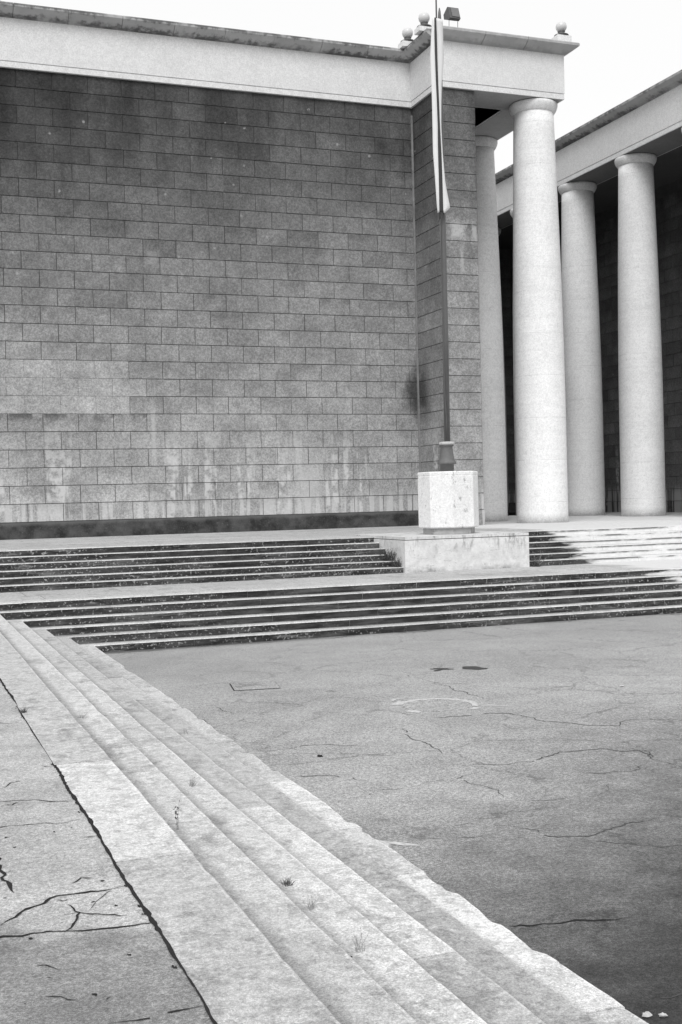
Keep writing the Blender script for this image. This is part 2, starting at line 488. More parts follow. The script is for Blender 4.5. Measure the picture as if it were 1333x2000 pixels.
# ------------------------------------------------------------ ground
ASPH_CR = [[(5.358, 12.879), (5.538, 12.475), (5.761, 12.196), (6.002, 12.184), (6.335, 12.204), (6.575, 11.913), (6.745, 11.345), (6.926, 11.066), (7.196, 10.887), (7.499, 11.125), (7.953, 10.825), (8.347, 10.54)], [(5.563, 14.008), (5.66, 13.596)], [(6.732, 16.033), (6.812, 15.505), (6.729, 14.662), (6.685, 13.879), (6.739, 13.351), (6.731, 12.887)], [(3.293, 9.23), (3.489, 9.287), (3.633, 9.268), (3.809, 9.449), (3.993, 9.39), (4.202, 9.442), (4.367, 9.508), (4.666, 9.558), (4.892, 9.726)], [(3.441, 10.236), (3.629, 10.153), (3.789, 10.0), (3.835, 9.775)], [(4.666, 9.558), (4.67, 9.186), (4.659, 8.761)], [(4.676, 8.6), (4.873, 8.533), (5.089, 8.498), (5.286, 8.472), (5.502, 8.554), (5.749, 8.76)], [(4.202, 8.024), (4.322, 7.915), (4.416, 7.785), (4.408, 7.609), (4.529, 7.535), (4.664, 7.487), (4.911, 7.572), (5.149, 7.669), (5.44, 7.687)], [(3.435, 7.996), (3.626, 7.92), (3.842, 7.848), (4.07, 7.755), (4.225, 7.697)], [(4.606, 7.396), (4.747, 7.251), (4.862, 7.143), (4.979, 7.043), (5.131, 7.015), (5.31, 6.885)], [(3.271, 6.119), (3.393, 6.073), (3.51, 6.05), (3.622, 6.049), (3.721, 6.024), (3.929, 5.96)], [(4.774, 10.38), (4.887, 9.946), (5.226, 9.812), (5.514, 9.797), (5.967, 10.048), (6.383, 10.006), (6.502, 9.8), (6.666, 9.759), (6.556, 9.331), (6.802, 9.272)], [(6.742, 10.563), (6.799, 10.292), (6.726, 9.8), (6.567, 9.26), (6.526, 8.899), (6.549, 8.472)], [(5.622, 9.234), (5.864, 9.111), (6.093, 9.057), (6.521, 9.283)], [(5.046, 11.979), (4.966, 11.416), (4.967, 10.861), (4.923, 10.443)], [(8.414, 13.289), (8.635, 12.981), (8.938, 12.808), (9.226, 12.544), (9.806, 12.367)], [(3.295, 4.942), (3.372, 4.936), (3.475, 4.944), (3.681, 4.907)], [(3.331, 14.301), (3.598, 14.155), (3.681, 13.597), (3.676, 13.12), (3.744, 12.811)], [(3.33, 11.61), (3.488, 11.385), (3.734, 11.444), (4.347, 11.273)], [(3.338, 10.252), (3.542, 10.172)], [(3.253, 13.441), (3.31, 13.043)], [(4.742, 20.236), (5.46, 20.225), (6.41, 20.263)]]
PLAT_CR = [[(0.361, 5.086), (0.396, 5.139), (0.452, 5.204), (0.488, 5.25), (0.542, 5.278), (0.58, 5.325), (0.626, 5.37), (0.665, 5.364), (0.745, 5.36), (0.805, 5.355), (0.867, 5.361), (0.941, 5.385)], [(0.942, 4.859), (0.932, 4.854), (0.875, 4.855), (0.795, 4.864), (0.704, 4.876), (0.633, 4.895), (0.557, 4.924), (0.51, 4.932), (0.362, 4.953), (0.232, 4.958)], [(0.624, 5.104), (0.683, 5.114), (0.711, 5.085), (0.758, 5.059), (0.816, 5.02), (0.868, 4.986)], [(0.654, 5.237), (0.671, 5.165), (0.688, 5.106), (0.644, 4.976), (0.597, 4.902)], [(0.712, 5.095), (0.757, 5.178), (0.812, 5.273), (0.865, 5.35)], [(0.619, 5.318), (0.641, 5.286), (0.67, 5.305)], [(0.401, 6.141), (0.429, 5.937), (0.439, 5.803), (0.442, 5.677), (0.447, 5.58), (0.456, 5.494)], [(0.441, 5.827), (0.489, 5.817)], [(0.873, 6.255), (0.938, 6.24)], [(0.329, 6.676), (0.486, 6.65), (0.605, 6.642), (0.726, 6.634), (0.827, 6.586), (0.933, 6.637)], [(0.364, 7.285), (0.533, 7.234), (0.891, 7.073), (0.933, 7.052)], [(0.869, 8.111), (0.93, 8.044)], [(0.846, 8.98), (0.927, 8.919)], [(0.631, 9.936), (0.744, 9.875), (0.914, 9.784)], [(0.454, 4.585), (0.487, 4.578), (0.524, 4.513)], [(0.447, 4.286), (0.502, 4.259), (0.519, 4.228), (0.553, 4.204)], [(0.371, 4.257), (0.39, 4.239), (0.412, 4.205)], [(0.643, 4.171), (0.661, 4.184)], [(0.69, 4.166), (0.701, 4.165)], [(0.615, 3.971), (0.715, 3.959), (0.794, 3.963), (0.849, 3.977), (0.946, 3.981)], [(0.65, 6.316), (0.679, 6.296), (0.695, 6.234)], [(0.559, 7.557), (0.634, 7.695), (0.692, 7.711), (0.64, 7.76), (0.653, 7.963)], [(0.712, 5.515), (0.763, 5.581), (0.809, 5.555)], [(0.542, 7.14), (0.592, 7.115), (0.632, 7.173)], [(0.324, 5.084), (0.361, 5.086)], [(0.467, 4.386), (0.482, 4.379)], [(0.622, 4.399), (0.639, 4.391)], [(0.472, 4.454), (0.495, 4.438)]]
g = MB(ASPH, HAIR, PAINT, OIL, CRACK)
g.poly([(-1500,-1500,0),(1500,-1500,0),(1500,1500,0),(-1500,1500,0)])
thick = {10: 0.020, 7: 0.016, 0: 0.016, 11: 0.014}
for i, c in enumerate(ASPH_CR[:-1]):
    ribbon(g, c, 0.003, thick.get(i, 0.012), 1 if i != 10 else 4, gaps=0.0 if i == 10 else 0.05, amp=0.17)
ribbon(g, ASPH_CR[-1], 0.003, 0.03, 4)
for x0 in (6.9, 8.6, 11.8, 14.4):
    ribbon(g, [(x0, 20.24 + rnd.uniform(-.02,.02)), (x0 + rnd.uniform(.5, 1.3), 20.24)], 0.003, 0.035, 4)
# worn white paint round the round cover: an arc and a few leftovers
ci = Vector((6.02, 12.96)); 
def ringpiece(a0, a1, r0, r1, n=14):
    for k in range(n):
        t0 = math.radians(a0 + (a1 - a0) * k / n); t1 = math.radians(a0 + (a1 - a0) * (k + 1) / n)
        j0 = rnd.uniform(-.012, .012)
        g.poly([(ci.x + r0 * math.cos(t0), ci.y + r0 * math.sin(t0), 0.004), (ci.x + (r1+j0) * math.cos(t0), ci.y + (r1+j0) * math.sin(t0), 0.004),
                (ci.x + (r1+j0) * math.cos(t1), ci.y + (r1+j0) * math.sin(t1), 0.004), (ci.x + r0 * math.cos(t1), ci.y + r0 * math.sin(t1), 0.004)], 2)
ringpiece(-38, 118, 0.42, 0.50, 26); ringpiece(118, 150, 0.42, 0.56); ringpiece(200, 222, 0.42, 0.54, 6); ringpiece(-60, -44, 0.46, 0.55, 5)
ribbon(g, [(5.66, 13.46), (5.75, 13.62), (5.95, 13.58)], 0.0045, 0.07, 2)
ribbon(g, [(6.47, 12.72), (6.62, 12.62), (6.75, 12.5)], 0.0035, 0.05, 2)
blob(g, 5.68, 12.78, 0.10, 0.06, 0.0045, 2)
blob(g, 3.33, 7.93, 0.16, 0.035, 0.003, 2, ang=-0.9, jit=0.5)
blob(g, 3.20, 7.98, 0.13, 0.04, 0.0035, 2, ang=-1.0, jit=0.5)
blob(g, 7.80, 15.50, 0.19, 0.16, 0.004, 3, ang=-0.8, jit=0.3)
blob(g, 7.36, 15.66, 0.15, 0.08, 0.004, 3, ang=-0.4, jit=0.45)
blob(g, 7.25, 15.55, 0.09, 0.04, 0.0035, 3, ang=0.4, jit=0.45)
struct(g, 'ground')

# ------------------------------------------------------------ platform, landing, terrace
g = MB(PAVE, CRACK, HAIR)
g.box((XL, -12, -0.2), (0.9495, Y0 - 0.012, H1 - 0.002))
for i, c in enumerate(PLAT_CR):
    w = {0: .014, 1: .014, 2: .008, 3: .008, 4: .004, 6: .015, 5: .007, 9: .006, 24: .014}.get(i, 0.008)
    ribbon(g, c, H1 + 0.001, w, 1 if w > 0.0055 else 2, gaps=0.0 if i < 9 else 0.05, amp=0.16)
ribbon(g, [(0.947, 2.5), (0.947, 3.9), (0.947, 5.3), (0.947, 7.0), (0.947, 9.0), (0.947, 12.0), (0.945, 16.0), (0.943, 22.0)], H1 + 0.0015, 0.016, 1, 0.22, False, amp=0.009)
for k in range(16):
    yy = rnd.uniform(3.4, 12)
    blob(g, 0.937 + rnd.uniform(-.012, .008), yy, rnd.uniform(.004, .009), rnd.uniform(.008, .02), H1 + 0.002, 1, 14, 0.8)
for k in range(26):
    blob(g, rnd.uniform(0.1, 0.9), rnd.uniform(3.6, 6.5), rnd.uniform(.004, .011), rnd.uniform(.004, .012), H1 + 0.001, 1, 8, 0.6)
struct(g, 'pavement')

def slab_row(mb, axis, a0, a1, b0, b1, z, L, mi=0, tone=(0.9, 1.1), zt=0.6, gap=0.006):
    """a row of paving slabs along an axis"""
    p = a0 - rnd.uniform(0, L)
    while p < a1:
        q = min(a1, p + L * rnd.uniform(0.85, 1.15)); s0 = max(p, a0)
        if q - s0 > 0.05:
            t = rnd.uniform(*tone)
            dz = rnd.uniform(0, 0.003)
            if axis == 0: mb.box((s0 + gap, b0 + gap, z - zt), (q - gap, b1 - gap, z + dz), mi, t, 0.8)
            else: mb.box((b0 + gap, s0 + gap, z - zt), (b1 - gap, q - gap, z + dz), mi, t, 0.8)
        p = q
g = MB(FTREAD, CRACK, RISER)
g.box((XL, Y0 + 0.05, -0.2), (XR, YL + 0.05, H1 - 0.02), 1)
slab_row(g, 0, XL, XR, Y0 + 0.40, Y0 + 1.45, H1 - 0.001, 1.9, 0)
slab_row(g, 0, XL, XR, Y0 + 1.45, YL + 0.03, H1 - 0.001, 1.7, 0)
struct(g, 'landing')
g = MB(FTREAD, CRACK)
g.box((XL, YT + 0.08, -0.2), (XR, 75, H2 - 0.03), 1)
yy = YT + 0.40
while yy < 47:
    slab_row(g, 0, XL if yy < 36 else 16.3, XR, yy, yy + 1.2, H2 - 0.001, 1.8, 0, zt=0.1)
    yy += 1.2
struct(g, 'terrace')

# ------------------------------------------------------------ flights of steps
def flight(name, label, axis, n, nose0, z0, a_start, a_end, treadmat, depth, jit, tones=None, Ls=(1.4, 2.3), fixed=None, dirn=1):
    """axis 1: nosings run along Y, going down towards +X; axis 0: nosings run along X, going down towards -Y"""
    loc = ((nose0, 8.0, z0 - n * RS) if axis == 1 else (12.0, nose0, z0 - n * RS))
    root = thing(name, label, 'steps', loc)
    for k in range(n):
        mb = MB(treadmat, RISER, CRACK)
        z = z0 - k * RS
        d = depth[k] if isinstance(depth, list) else depth
        nose = nose0 + k * T if axis == 1 else nose0 - k * T
        s, e = a_start(k), a_end(k)
        cuts = [s]
        if fixed and k in fixed: cuts += fixed[k]
        while cuts[-1] < e - 0.6: cuts.append(cuts[-1] + rnd.uniform(*Ls))
        if cuts[-1] < e: cuts.append(e)
        cuts[-1] = e
        for ci_, (c0, c1) in enumerate(zip(cuts, cuts[1:])):
            if c1 - c0 < 0.02: continue
            t = rnd.uniform(0.88, 1.12)
            if tones: t = tones(k, (c0 + c1) / 2, t)
            dz = rnd.uniform(-0.003, 0.003)
            st = 0.09 if c0 < 14 and jit > 0.004 else 0.4
            m_ = max(1, int((c1 - c0) / st))
            j1 = rnd.uniform(-0.5, 0.5) * jit
            ring_prev = None
            chip = 0.0
            for i in range(m_ + 1):
                a = c0 + 0.003 + (c1 - c0 - 0.006) * i / m_
                if jit > 0.004:
                    chip = chip * 0.6 + rnd.uniform(-1, 1) * jit * 0.6
                    if rnd.random() < 0.03: chip -= jit * 2.0
                else:
                    chip = rnd.uniform(-1, 1) * jit
                if k == 5 and axis == 1 and rnd.random() < 0.05: chip -= 0.022
                nn = j1 + chip * (2.2 if k == 5 else 1)
                prof = [(-d, z + dz, 0.0), (-d * 0.55, z + dz, 0.45), (-0.05, z + dz, 0.9), (nn - 0.012, z + dz - 0.001, 1.0), (nn, z + dz - 0.012, 1.0), (nn - 0.002, z - 0.035, 1.0), (-0.004, z - RS + 0.001, 0.5)]
                ring = []
                for (u, zz, vv) in prof:
                    if k == 0: vv = max(vv, 0.62)
                    if axis == 1: p = (nose + u, a, zz)
                    else: p = (a, nose - u, zz)
                    ring.append(mb.vert(p, t, vv))
                if ring_prev:
                    for q in range(len(prof) - 1):
                        f = (ring_prev[q], ring_prev[q+1], ring[q+1], ring[q])
                        if axis == 1: f = f[::-1]
                        mb.face(f if axis == 1 else f, 1 if (q >= 5 or (q == 4 and axis == 0)) else 0, False)
                else:
                    mb.face(ring, 0)
                ring_prev = ring
            mb.face(ring_prev[::-1], 0)
        # solid bed under the slabs
        zb = z - 0.03
        if axis == 1: mb.box((nose - d + 0.01, s, -0.2), (nose - 0.03, e, zb), 2)
        else: mb.box((s, nose + 0.03, -0.2), (e, nose + d - 0.01, zb), 2)
        mb.build('step', root, fix=True)
    return root

NT = {}
def near_tones(k, y, t):
    if k == 0:
        if 5.75 < y < 8.1: return 1.07
        if y <= 5.75: return 0.82
        return 0.86
    if k == 5:
        if 5.28 < y < 6.88: return 1.26
        if 4.69 < y < 5.28: return 1.20
        if y < 4.69: return 0.95
        if 6.88 < y < 7.9: return 1.0
        if 7.9 < y < 9.6: return 1.22
    if k == 4: return 0.80 * t
    if k == 3: return (1.12 if 4.98 < y < 8 else 0.85)
    if k == 2: return 0.98 * t
    return t
flight('stone_staircase', 'pale weathered stone steps with chipped edges descending from the cracked platform in the foreground', 1, 6, X0, H1,
       lambda k: -3.0, lambda k: Y0 - k * T, NTREAD, [X0 - 0.95] + [T + 0.02] * 5, 0.0045, near_tones,
       fixed={0: [-1.0, 1.2, 3.3, 5.75, 8.08, 10.6], 5: [0.5, 2.6, 4.69, 5.28, 6.88, 8.0, 9.6, 11.4], 3: [-0.5, 2.4, 4.98, 7.9], 4: [0, 3.1, 5.9, 8.7]})
flight('stone_staircase', 'lower flight of dark stained steps rising from the asphalt to the landing', 0, 6, Y0, H1,
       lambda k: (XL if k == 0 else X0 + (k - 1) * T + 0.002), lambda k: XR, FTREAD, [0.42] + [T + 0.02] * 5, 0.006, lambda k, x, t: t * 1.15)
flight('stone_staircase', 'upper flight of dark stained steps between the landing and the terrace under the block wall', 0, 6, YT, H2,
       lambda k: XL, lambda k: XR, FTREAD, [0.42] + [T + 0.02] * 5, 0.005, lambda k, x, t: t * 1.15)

# ------------------------------------------------------------ block masonry
ZB, CH, BL = 2.05, 0.526, 1.02
def lin(s): 
    s /= 255.0
    return s / 12.92 if s <= 0.04045 else ((s + 0.055) / 1.055) ** 2.4
WK = 0.99
def wall_tone(x, z):  # blocks darken upward: weathering plus lens vignetting set into the tone
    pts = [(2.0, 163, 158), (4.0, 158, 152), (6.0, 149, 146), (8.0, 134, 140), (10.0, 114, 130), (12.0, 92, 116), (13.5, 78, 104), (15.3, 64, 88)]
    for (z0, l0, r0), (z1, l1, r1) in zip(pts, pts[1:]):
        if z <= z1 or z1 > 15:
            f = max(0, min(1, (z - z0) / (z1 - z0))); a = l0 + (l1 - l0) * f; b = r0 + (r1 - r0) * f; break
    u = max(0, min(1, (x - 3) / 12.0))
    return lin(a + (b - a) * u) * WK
def masonry(mb, o, u, nrm, length, tonef, first=0.0, rows=25, parity=0, zb=ZB, mi=0, bed=1, merge=None, L=BL):
    """coursed blocks with recessed joints; o = start corner on the face plane, u = run direction, nrm = outward"""
    o = Vector(o); u = Vector(u); nrm = Vector(nrm)
    for r in range(rows):
        z0 = zb + r * CH; z1 = z0 + CH
        off = first + (0.5 * L if (r + parity) % 2 else 0.0)
        off = off % L
        cuts = [0.0]
        p = off if off > 0.12 else off + L
        while p < length - 0.12:
            cuts.append(p + rnd.uniform(-.012, .012)); p += L
        cuts.append(length)
        for a, b in zip(cuts, cuts[1:]):
            tone, td, tight = tonef((a + b) / 2, (z0 + z1) / 2, r)
            gh = 0.002 if tight else rnd.uniform(0.005, 0.010)
            gv = 0.017 if not tight else 0.005
            bv = 0.007
            pr = rnd.uniform(-0.004, 0.004)
            def P(s, z, dep): return o + u * s + Vector((0, 0, 1)) * z + nrm * dep
            f = [(a + gh + bv, z0 + gv*.5 + bv), (b - gh - bv, z0 + gv*.5 + bv), (b - gh - bv, z1 - gv*.5 - bv), (a + gh + bv, z1 - gv*.5 - bv)]
            m = [(a + gh, z0 + gv*.5), (b - gh, z0 + gv*.5), (b - gh, z1 - gv*.5), (a + gh, z1 - gv*.5)]
            vv = [0, 0, 1, 1]
            F = [mb.vert(P(s, z, pr), tone, vv[i], td) for i, (s, z) in enumerate(f)]
            M = [mb.vert(P(s, z, pr - bv * 0.8), tone * 0.9, vv[i], td) for i, (s, z) in enumerate(m)]
            B = [mb.vert(P(s, z, -0.04), tone * 0.8, vv[i], td) for i, (s, z) in enumerate(m)]
            mb.face(F, mi)
            for i in range(4):
                j = (i + 1) % 4
                mb.face((M[i], M[j], F[j], F[i]), mi); mb.face((B[i], B[j], M[j], M[i]), mi)
    zt = zb + rows * CH
    mb.poly([o + u*0 + Vector((0,0,zb)) - nrm*0.03, o + u*length + Vector((0,0,zb)) - nrm*0.03, o + u*length + Vector((0,0,zt)) - nrm*0.03, o + Vector((0,0,zt)) - nrm*0.03], bed)

DARKB = {(9, 7.7): .62, (9, 8.8): .7, (12, 9.2): .75}
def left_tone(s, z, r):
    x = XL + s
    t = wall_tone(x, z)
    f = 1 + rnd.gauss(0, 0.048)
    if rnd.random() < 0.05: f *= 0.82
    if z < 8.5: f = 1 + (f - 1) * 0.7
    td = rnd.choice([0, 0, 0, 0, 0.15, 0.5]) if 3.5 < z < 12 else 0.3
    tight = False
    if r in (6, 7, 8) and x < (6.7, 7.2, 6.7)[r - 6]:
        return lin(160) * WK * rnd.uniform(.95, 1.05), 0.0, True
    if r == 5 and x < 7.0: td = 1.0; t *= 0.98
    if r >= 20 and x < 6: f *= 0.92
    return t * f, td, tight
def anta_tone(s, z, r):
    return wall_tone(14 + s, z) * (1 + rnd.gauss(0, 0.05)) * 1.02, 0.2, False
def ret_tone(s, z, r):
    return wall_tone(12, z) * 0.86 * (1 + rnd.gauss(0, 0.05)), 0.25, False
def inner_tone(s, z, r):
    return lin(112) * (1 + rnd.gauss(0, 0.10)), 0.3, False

XC = 16.2; YW = 35.7; YF = 33.6; XA = 17.42; ZT = 15.2
museum = thing('museum_building', 'left building with tall windowless wall of dark stone blocks under a pale entablature', 'building', (10, YW, H2))
mb = MB(TUFF, JOINT)
n_off = (3.14 - XL + 0.0) % BL
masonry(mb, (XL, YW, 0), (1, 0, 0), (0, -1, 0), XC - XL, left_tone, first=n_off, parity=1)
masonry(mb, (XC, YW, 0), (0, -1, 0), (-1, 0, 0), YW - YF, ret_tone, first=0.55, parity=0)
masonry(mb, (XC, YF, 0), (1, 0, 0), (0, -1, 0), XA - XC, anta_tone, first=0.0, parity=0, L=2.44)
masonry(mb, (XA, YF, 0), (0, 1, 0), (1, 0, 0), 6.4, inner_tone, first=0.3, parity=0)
masonry(mb, (XA, 40.0, 0), (1, 0, 0), (0, -1, 0), 3.2, inner_tone, first=0.3, parity=1)
# solid core behind the facing
mb.box((XL, YW + 0.035, H2 - .1), (XC + 0.3, 62, ZT + 1.3), 1)
mb.box((XC + 0.035, YF + 0.035, H2 - .1), (XA - 0.035, 62, ZT + 1.3), 1)
mb.box((XA - 0.035, 40.035, H2 - .1), (20.6, 62, ZT + 1.3), 1)
mb.build('block_wall', museum)
mb = MB(GRIME, TUFF)
mb.box((XL, YW - 0.012, H2 - 0.05), (XC + 0.0, YW + 0.2, ZB - 0.006), 0)
mb.box((XC - 0.008, YF - 0.008, H2 - 0.05), (XA + 0.008, YF + 2.2, ZB - 0.006), 1, 0.27)
mb.box((XA - 0.1, YF + 1.0, H2 - 0.05), (XA + 0.012, 40, ZB - 0.006), 1, 0.2)
mb.box((XA, 39.99, H2 - 0.05), (20.6, 40.1, ZB - 0.006), 1, 0.2)
mb.build('base_course', museum)
mb = MB(PALE)
mb.box((XC - 0.055, YW - 0.055, ZB), (XC - 0.003, YW + 0.003, ZT - 0.25))
mb.build('corner_joint', museum)

def prism(mb, path, prof, closed=False, tone=1.0, td=0.0, mi=0, seg=None):
    """sweep a profile (outward offset, z) along a plan polyline whose outward side is to the right of travel; mitred"""
    P = [Vector(p) for p in path]; n = len(P)
    nr = []
    for i in range(n - 1):
        d = (P[i+1] - P[i]).normalized(); nr.append(Vector((d.y, -d.x)))
    rings = []
    for i in range(n):
        if i == 0: m = nr[0]; k = 1
        elif i == n - 1: m = nr[-1]; k = 1
        else:
            m = (nr[i-1] + nr[i]).normalized(); k = 1 / m.dot(nr[i])
        rings.append((P[i], m * k))
    # split long runs into stones
    zmin = min(z for _, z in prof); zmax = max(z for _, z in prof)
    for i in range(n - 1):
        L = (P[i+1] - P[i]).length
        m_ = max(1, round(L / seg)) if seg else 1
        for q in range(m_):
            f0, f1 = q / m_, (q + 1) / m_
            t = tone * (rnd.uniform(0.9, 1.1) if seg else 1.0)
            gp = rnd.uniform(0.003, 0.011) / L if seg else 0.0
            cols = []
            for f in (f0 + (gp if q else 0), f1 - (gp if q < m_ - 1 else 0)):
                base = P[i].lerp(P[i+1], f)
                off = rings[i][1].lerp(rings[i+1][1], f) if m_ == 1 else None
                c = []
                for (o, z) in prof:
                    if m_ == 1: p = base + off * o
                    else:
                        # keep the offset exact on the straight, mitre only at the ends
                        e = nr[i] * o
                        if q == 0 and f == f0: e = rings[i][1] * o
                        if q == m_ - 1 and f == f1: e = rings[i+1][1] * o
                        p = base + e
                    c.append(mb.vert((p.x, p.y, z), t, (z - zmin) / max(1e-6, zmax - zmin), td))
                cols.append(c)
            A, B = cols
            for k in range(len(prof) - 1):
                mb.face((A[k], B[k], B[k+1], A[k+1]), mi)
            mb.face(A[::1], mi); mb.face(B[::-1], mi)

CORNP = [(-0.6, 16.62), (0.02, 16.62), (0.035, 16.645), (0.10, 16.66), (0.22, 16.72), (0.33, 16.80), (0.37, 16.835), (0.37, 16.90), (0.35, 16.93), (-0.6, 16.97)]
def entablature(root, path, back, tone, td, soff=None):
    mb = MB(FASCIA, MORTAR)
    prism(mb, path, [(-back, 15.385), (0.0, 15.385), (0.0, 16.62), (-back, 16.62)], tone=1.0)
    prism(mb, path, [(-back, 15.20), (-0.01, 15.20), (-0.01, 15.362), (-0.03, 15.362), (-0.03, 15.385), (-back, 15.385)], tone=1.02)
    mb.build('entablature', root, fix=True)
    mb = MB(CORN)
    for (pp, tn, tdd) in tone:
        prism(mb, pp, CORNP, tone=tn, td=tdd, seg=1.55)
    mb.build('cornice', root, fix=True)

yf, xf, xe = YF - 0.1, XC - 0.08, 20.62
yw = YW - 0.1
entablature(museum, [(XL, yw), (xf, yw), (xf, yf), (xe, yf), (xe, 40.2)], 1.5,
            [([(XL, yw), (xf, yw)], 0.44, 0.9), ([(xf, yw), (xf, yf)], 0.42, 0.9), ([(xf, yf), (xe, yf), (xe, 40.2)], 0.46, 0.25)], 0)
mb = MB(CEIL, MORTAR)
mb.box((XA - 0.2, YF + 1.4, 15.9), (19.3, 40.2, 16.1), 0)
mb.box((XC + 0.3, YF + 0.5, 16.12), (20.3, 40.2, 16.6), 1)
mb.box((XL, YW + 0.5, 16.0), (XC, 60, 16.6), 1)
mb.build('ceiling', museum)
mb = MB(FASCIA)
mb.box((XC + 0.9, YF + 0.0, 15.205), (19.14, YF + 1.4, 15.9), 0)
mb.build('soffit_beam', museum)

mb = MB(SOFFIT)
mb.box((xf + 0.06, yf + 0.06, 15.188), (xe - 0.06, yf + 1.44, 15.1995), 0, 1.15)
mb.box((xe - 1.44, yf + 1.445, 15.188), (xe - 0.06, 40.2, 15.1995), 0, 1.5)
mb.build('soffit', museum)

def column(root, x, y, tone=1.0):
    mb = MB(SHAFT)
    rr = [(0.83, 1.56), (0.83, 1.9), (0.828, 3.2), (0.826, 4.6), (0.822, 6.0), (0.812, 7.4), (0.795, 8.6), (0.775, 9.8), (0.748, 11.0), (0.722, 12.0), (0.692, 13.2), (0.662, 14.4), (0.652, 14.86)]
    mb.lathe((x, y), rr, 64, tone=tone)
    c = mb.build('column', root)
    mb = MB(SHAFT, MORTAR)
    mb.lathe((x, y), [(0.655, 14.86), (0.685, 14.875), (0.70, 14.90), (0.735, 14.95), (0.768, 15.02), (0.785, 15.09), (0.785, 15.15), (0.77, 15.17), (0.70, 15.175)], 64, tone=tone * 0.97)
    mb.lathe((x, y), [(0.62, 15.17), (0.62, 15.189)], 32, mi=1)  # dark colour stands in for the shadow gap under the soffit
    mb.build('capital', c)
for yy in (34.28, 38.40):
    column(museum, 19.9, yy)

# ------------------------------------------------------------ right building with its colonnade
right = thing('colonnade_building', 'right building with a row of tall smooth columns before a deep shadowed portico', 'building', (29, 40, H2))
XB = 26.05
YN, YE = 28.0, 57.0
mb = MB(FASCIA, MORTAR)
prism(mb, [(XB, YE), (XB, YN)], [(-1.5, 15.385), (0.0, 15.385), (0.0, 16.62), (-1.5, 16.62)])
prism(mb, [(XB, YE), (XB, YN)], [(-1.5, 15.20), (-0.01, 15.20), (-0.01, 15.362), (-0.03, 15.362), (-0.03, 15.385), (-1.5, 15.385)], tone=1.02)
mb.build('entablature', right, fix=True)
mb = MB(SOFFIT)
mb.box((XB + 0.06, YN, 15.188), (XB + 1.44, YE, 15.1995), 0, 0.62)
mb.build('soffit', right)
mb = MB(CORN)
prism(mb, [(XB, YE), (XB, YN)], CORNP, tone=0.42, td=0.9, seg=1.7)
mb.build('cornice', right, fix=True)
mb = MB(TUFF, JOINT)
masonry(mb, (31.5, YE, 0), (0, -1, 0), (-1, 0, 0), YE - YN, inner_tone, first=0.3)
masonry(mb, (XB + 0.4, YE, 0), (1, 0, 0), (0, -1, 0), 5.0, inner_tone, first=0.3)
mb.box((31.535, YN, H2 - 0.1), (44, YE, 16.6), 1)
mb.box((XB, YE + 0.035, H2 - 0.1), (44, YE + 5, 16.6), 1)
mb.build('block_wall', right)
mb = MB(TUFF)
mb.box((31.49, YN, H2 - 0.05), (31.6, YE, ZB - 0.006), 0, 0.1)
mb.build('base_course', right)
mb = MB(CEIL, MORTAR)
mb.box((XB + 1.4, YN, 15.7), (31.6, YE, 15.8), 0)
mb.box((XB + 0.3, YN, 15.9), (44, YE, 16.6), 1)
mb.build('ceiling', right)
for yy in (30.34, 34.47, 38.6, 42.73, 46.86, 50.99):
    column(right, 26.8, yy, 1.0)

# ------------------------------------------------------------ plinth, pedestal, flagpole, flag
t = thing('stone_plinth', 'low stained travertine plinth built into the upper steps under the pedestal', 'plinth', (12.4, 26.0, H1))
mb = MB(PLINTH, CRACK)
mb.box((10.84, 24.85, H1 - 0.05), (14.04, 28.0, 1.515), 0, 1.0)
mb.build('base', t)
mb = MB(PLINTH, CRACK)
mb.box((10.88, 24.88, 1.51), (14.0, 27.9, 1.54), 1)
for a, b in ((10.82, 12.02), (12.03, 13.05), (13.06, 14.07)):
    mb.box((a + .03 if a < 11 else a, 24.855, 1.53), (b - .03 if b > 14 else b, 28.0, 1.595), 0, rnd.uniform(0.92, 1.02))
mb.build('top_slab', t)
t = thing('stone_pedestal', 'white pitted octagonal stone block carrying the flagpole', 'pedestal', (12.56, 26.1, 1.60))
PC = (12.56, 26.1)
mb = MB(BLOCK)
a0 = math.radians(-90 - 22.5 + 6)
R8 = 0.735
mb.lathe(PC, [(R8 - 0.03, 1.745), (R8, 1.775), (R8, 2.98), (R8 - 0.006, 2.99), (R8 - 0.006, 3.0), (R8, 3.01), (R8, 3.07), (R8 - 0.02, 3.09)], 8, smooth=False, rot0=a0)
mb.build('block', t)
mb = MB(PLINTH)
mb.lathe(PC, [(0.63, 1.60), (0.63, 1.745)], 8, smooth=False, rot0=a0, tone=0.6)
mb.build('foot', t)

t = thing('flagpole', 'tall grey metal flagpole with flared bronze base on the octagonal block', 'flagpole', (12.555, 26.1, 3.09))
PX = 12.57
mb = MB(BELL)
mb.lathe((12.545, 26.1), [(0.17, 3.09), (0.17, 3.27), (0.225, 3.275), (0.232, 3.30), (0.225, 3.325), (0.20, 3.36), (0.175, 3.45), (0.155, 3.58), (0.145, 3.66), (0.15, 3.70), (0.185, 3.725), (0.15, 3.74)], 24)
mb.build('flared_base', t)
mb = MB(PLINTH)
mb.lathe((12.555, 26.1), [(0.165, 3.735), (0.19, 3.75), (0.19, 3.79), (0.17, 3.81), (0.09, 3.82)], 24, tone=0.75)
mb.build('collar', t)
mb = MB(POLE)
mb.lathe((0, 0), [(0.076, 3.80), (0.071, 6.5), (0.062, 8.5), (0.048, 11.0), (0.040, 14.05), (0.030, 14.18), (0.012, 14.27)], 20)
mb.v = [(x + PX + (z - 3.8) * 0.0065, y + 26.1, z) for x, y, z in mb.v]
mb.build('pole', t)
mb = MB(DARKM)
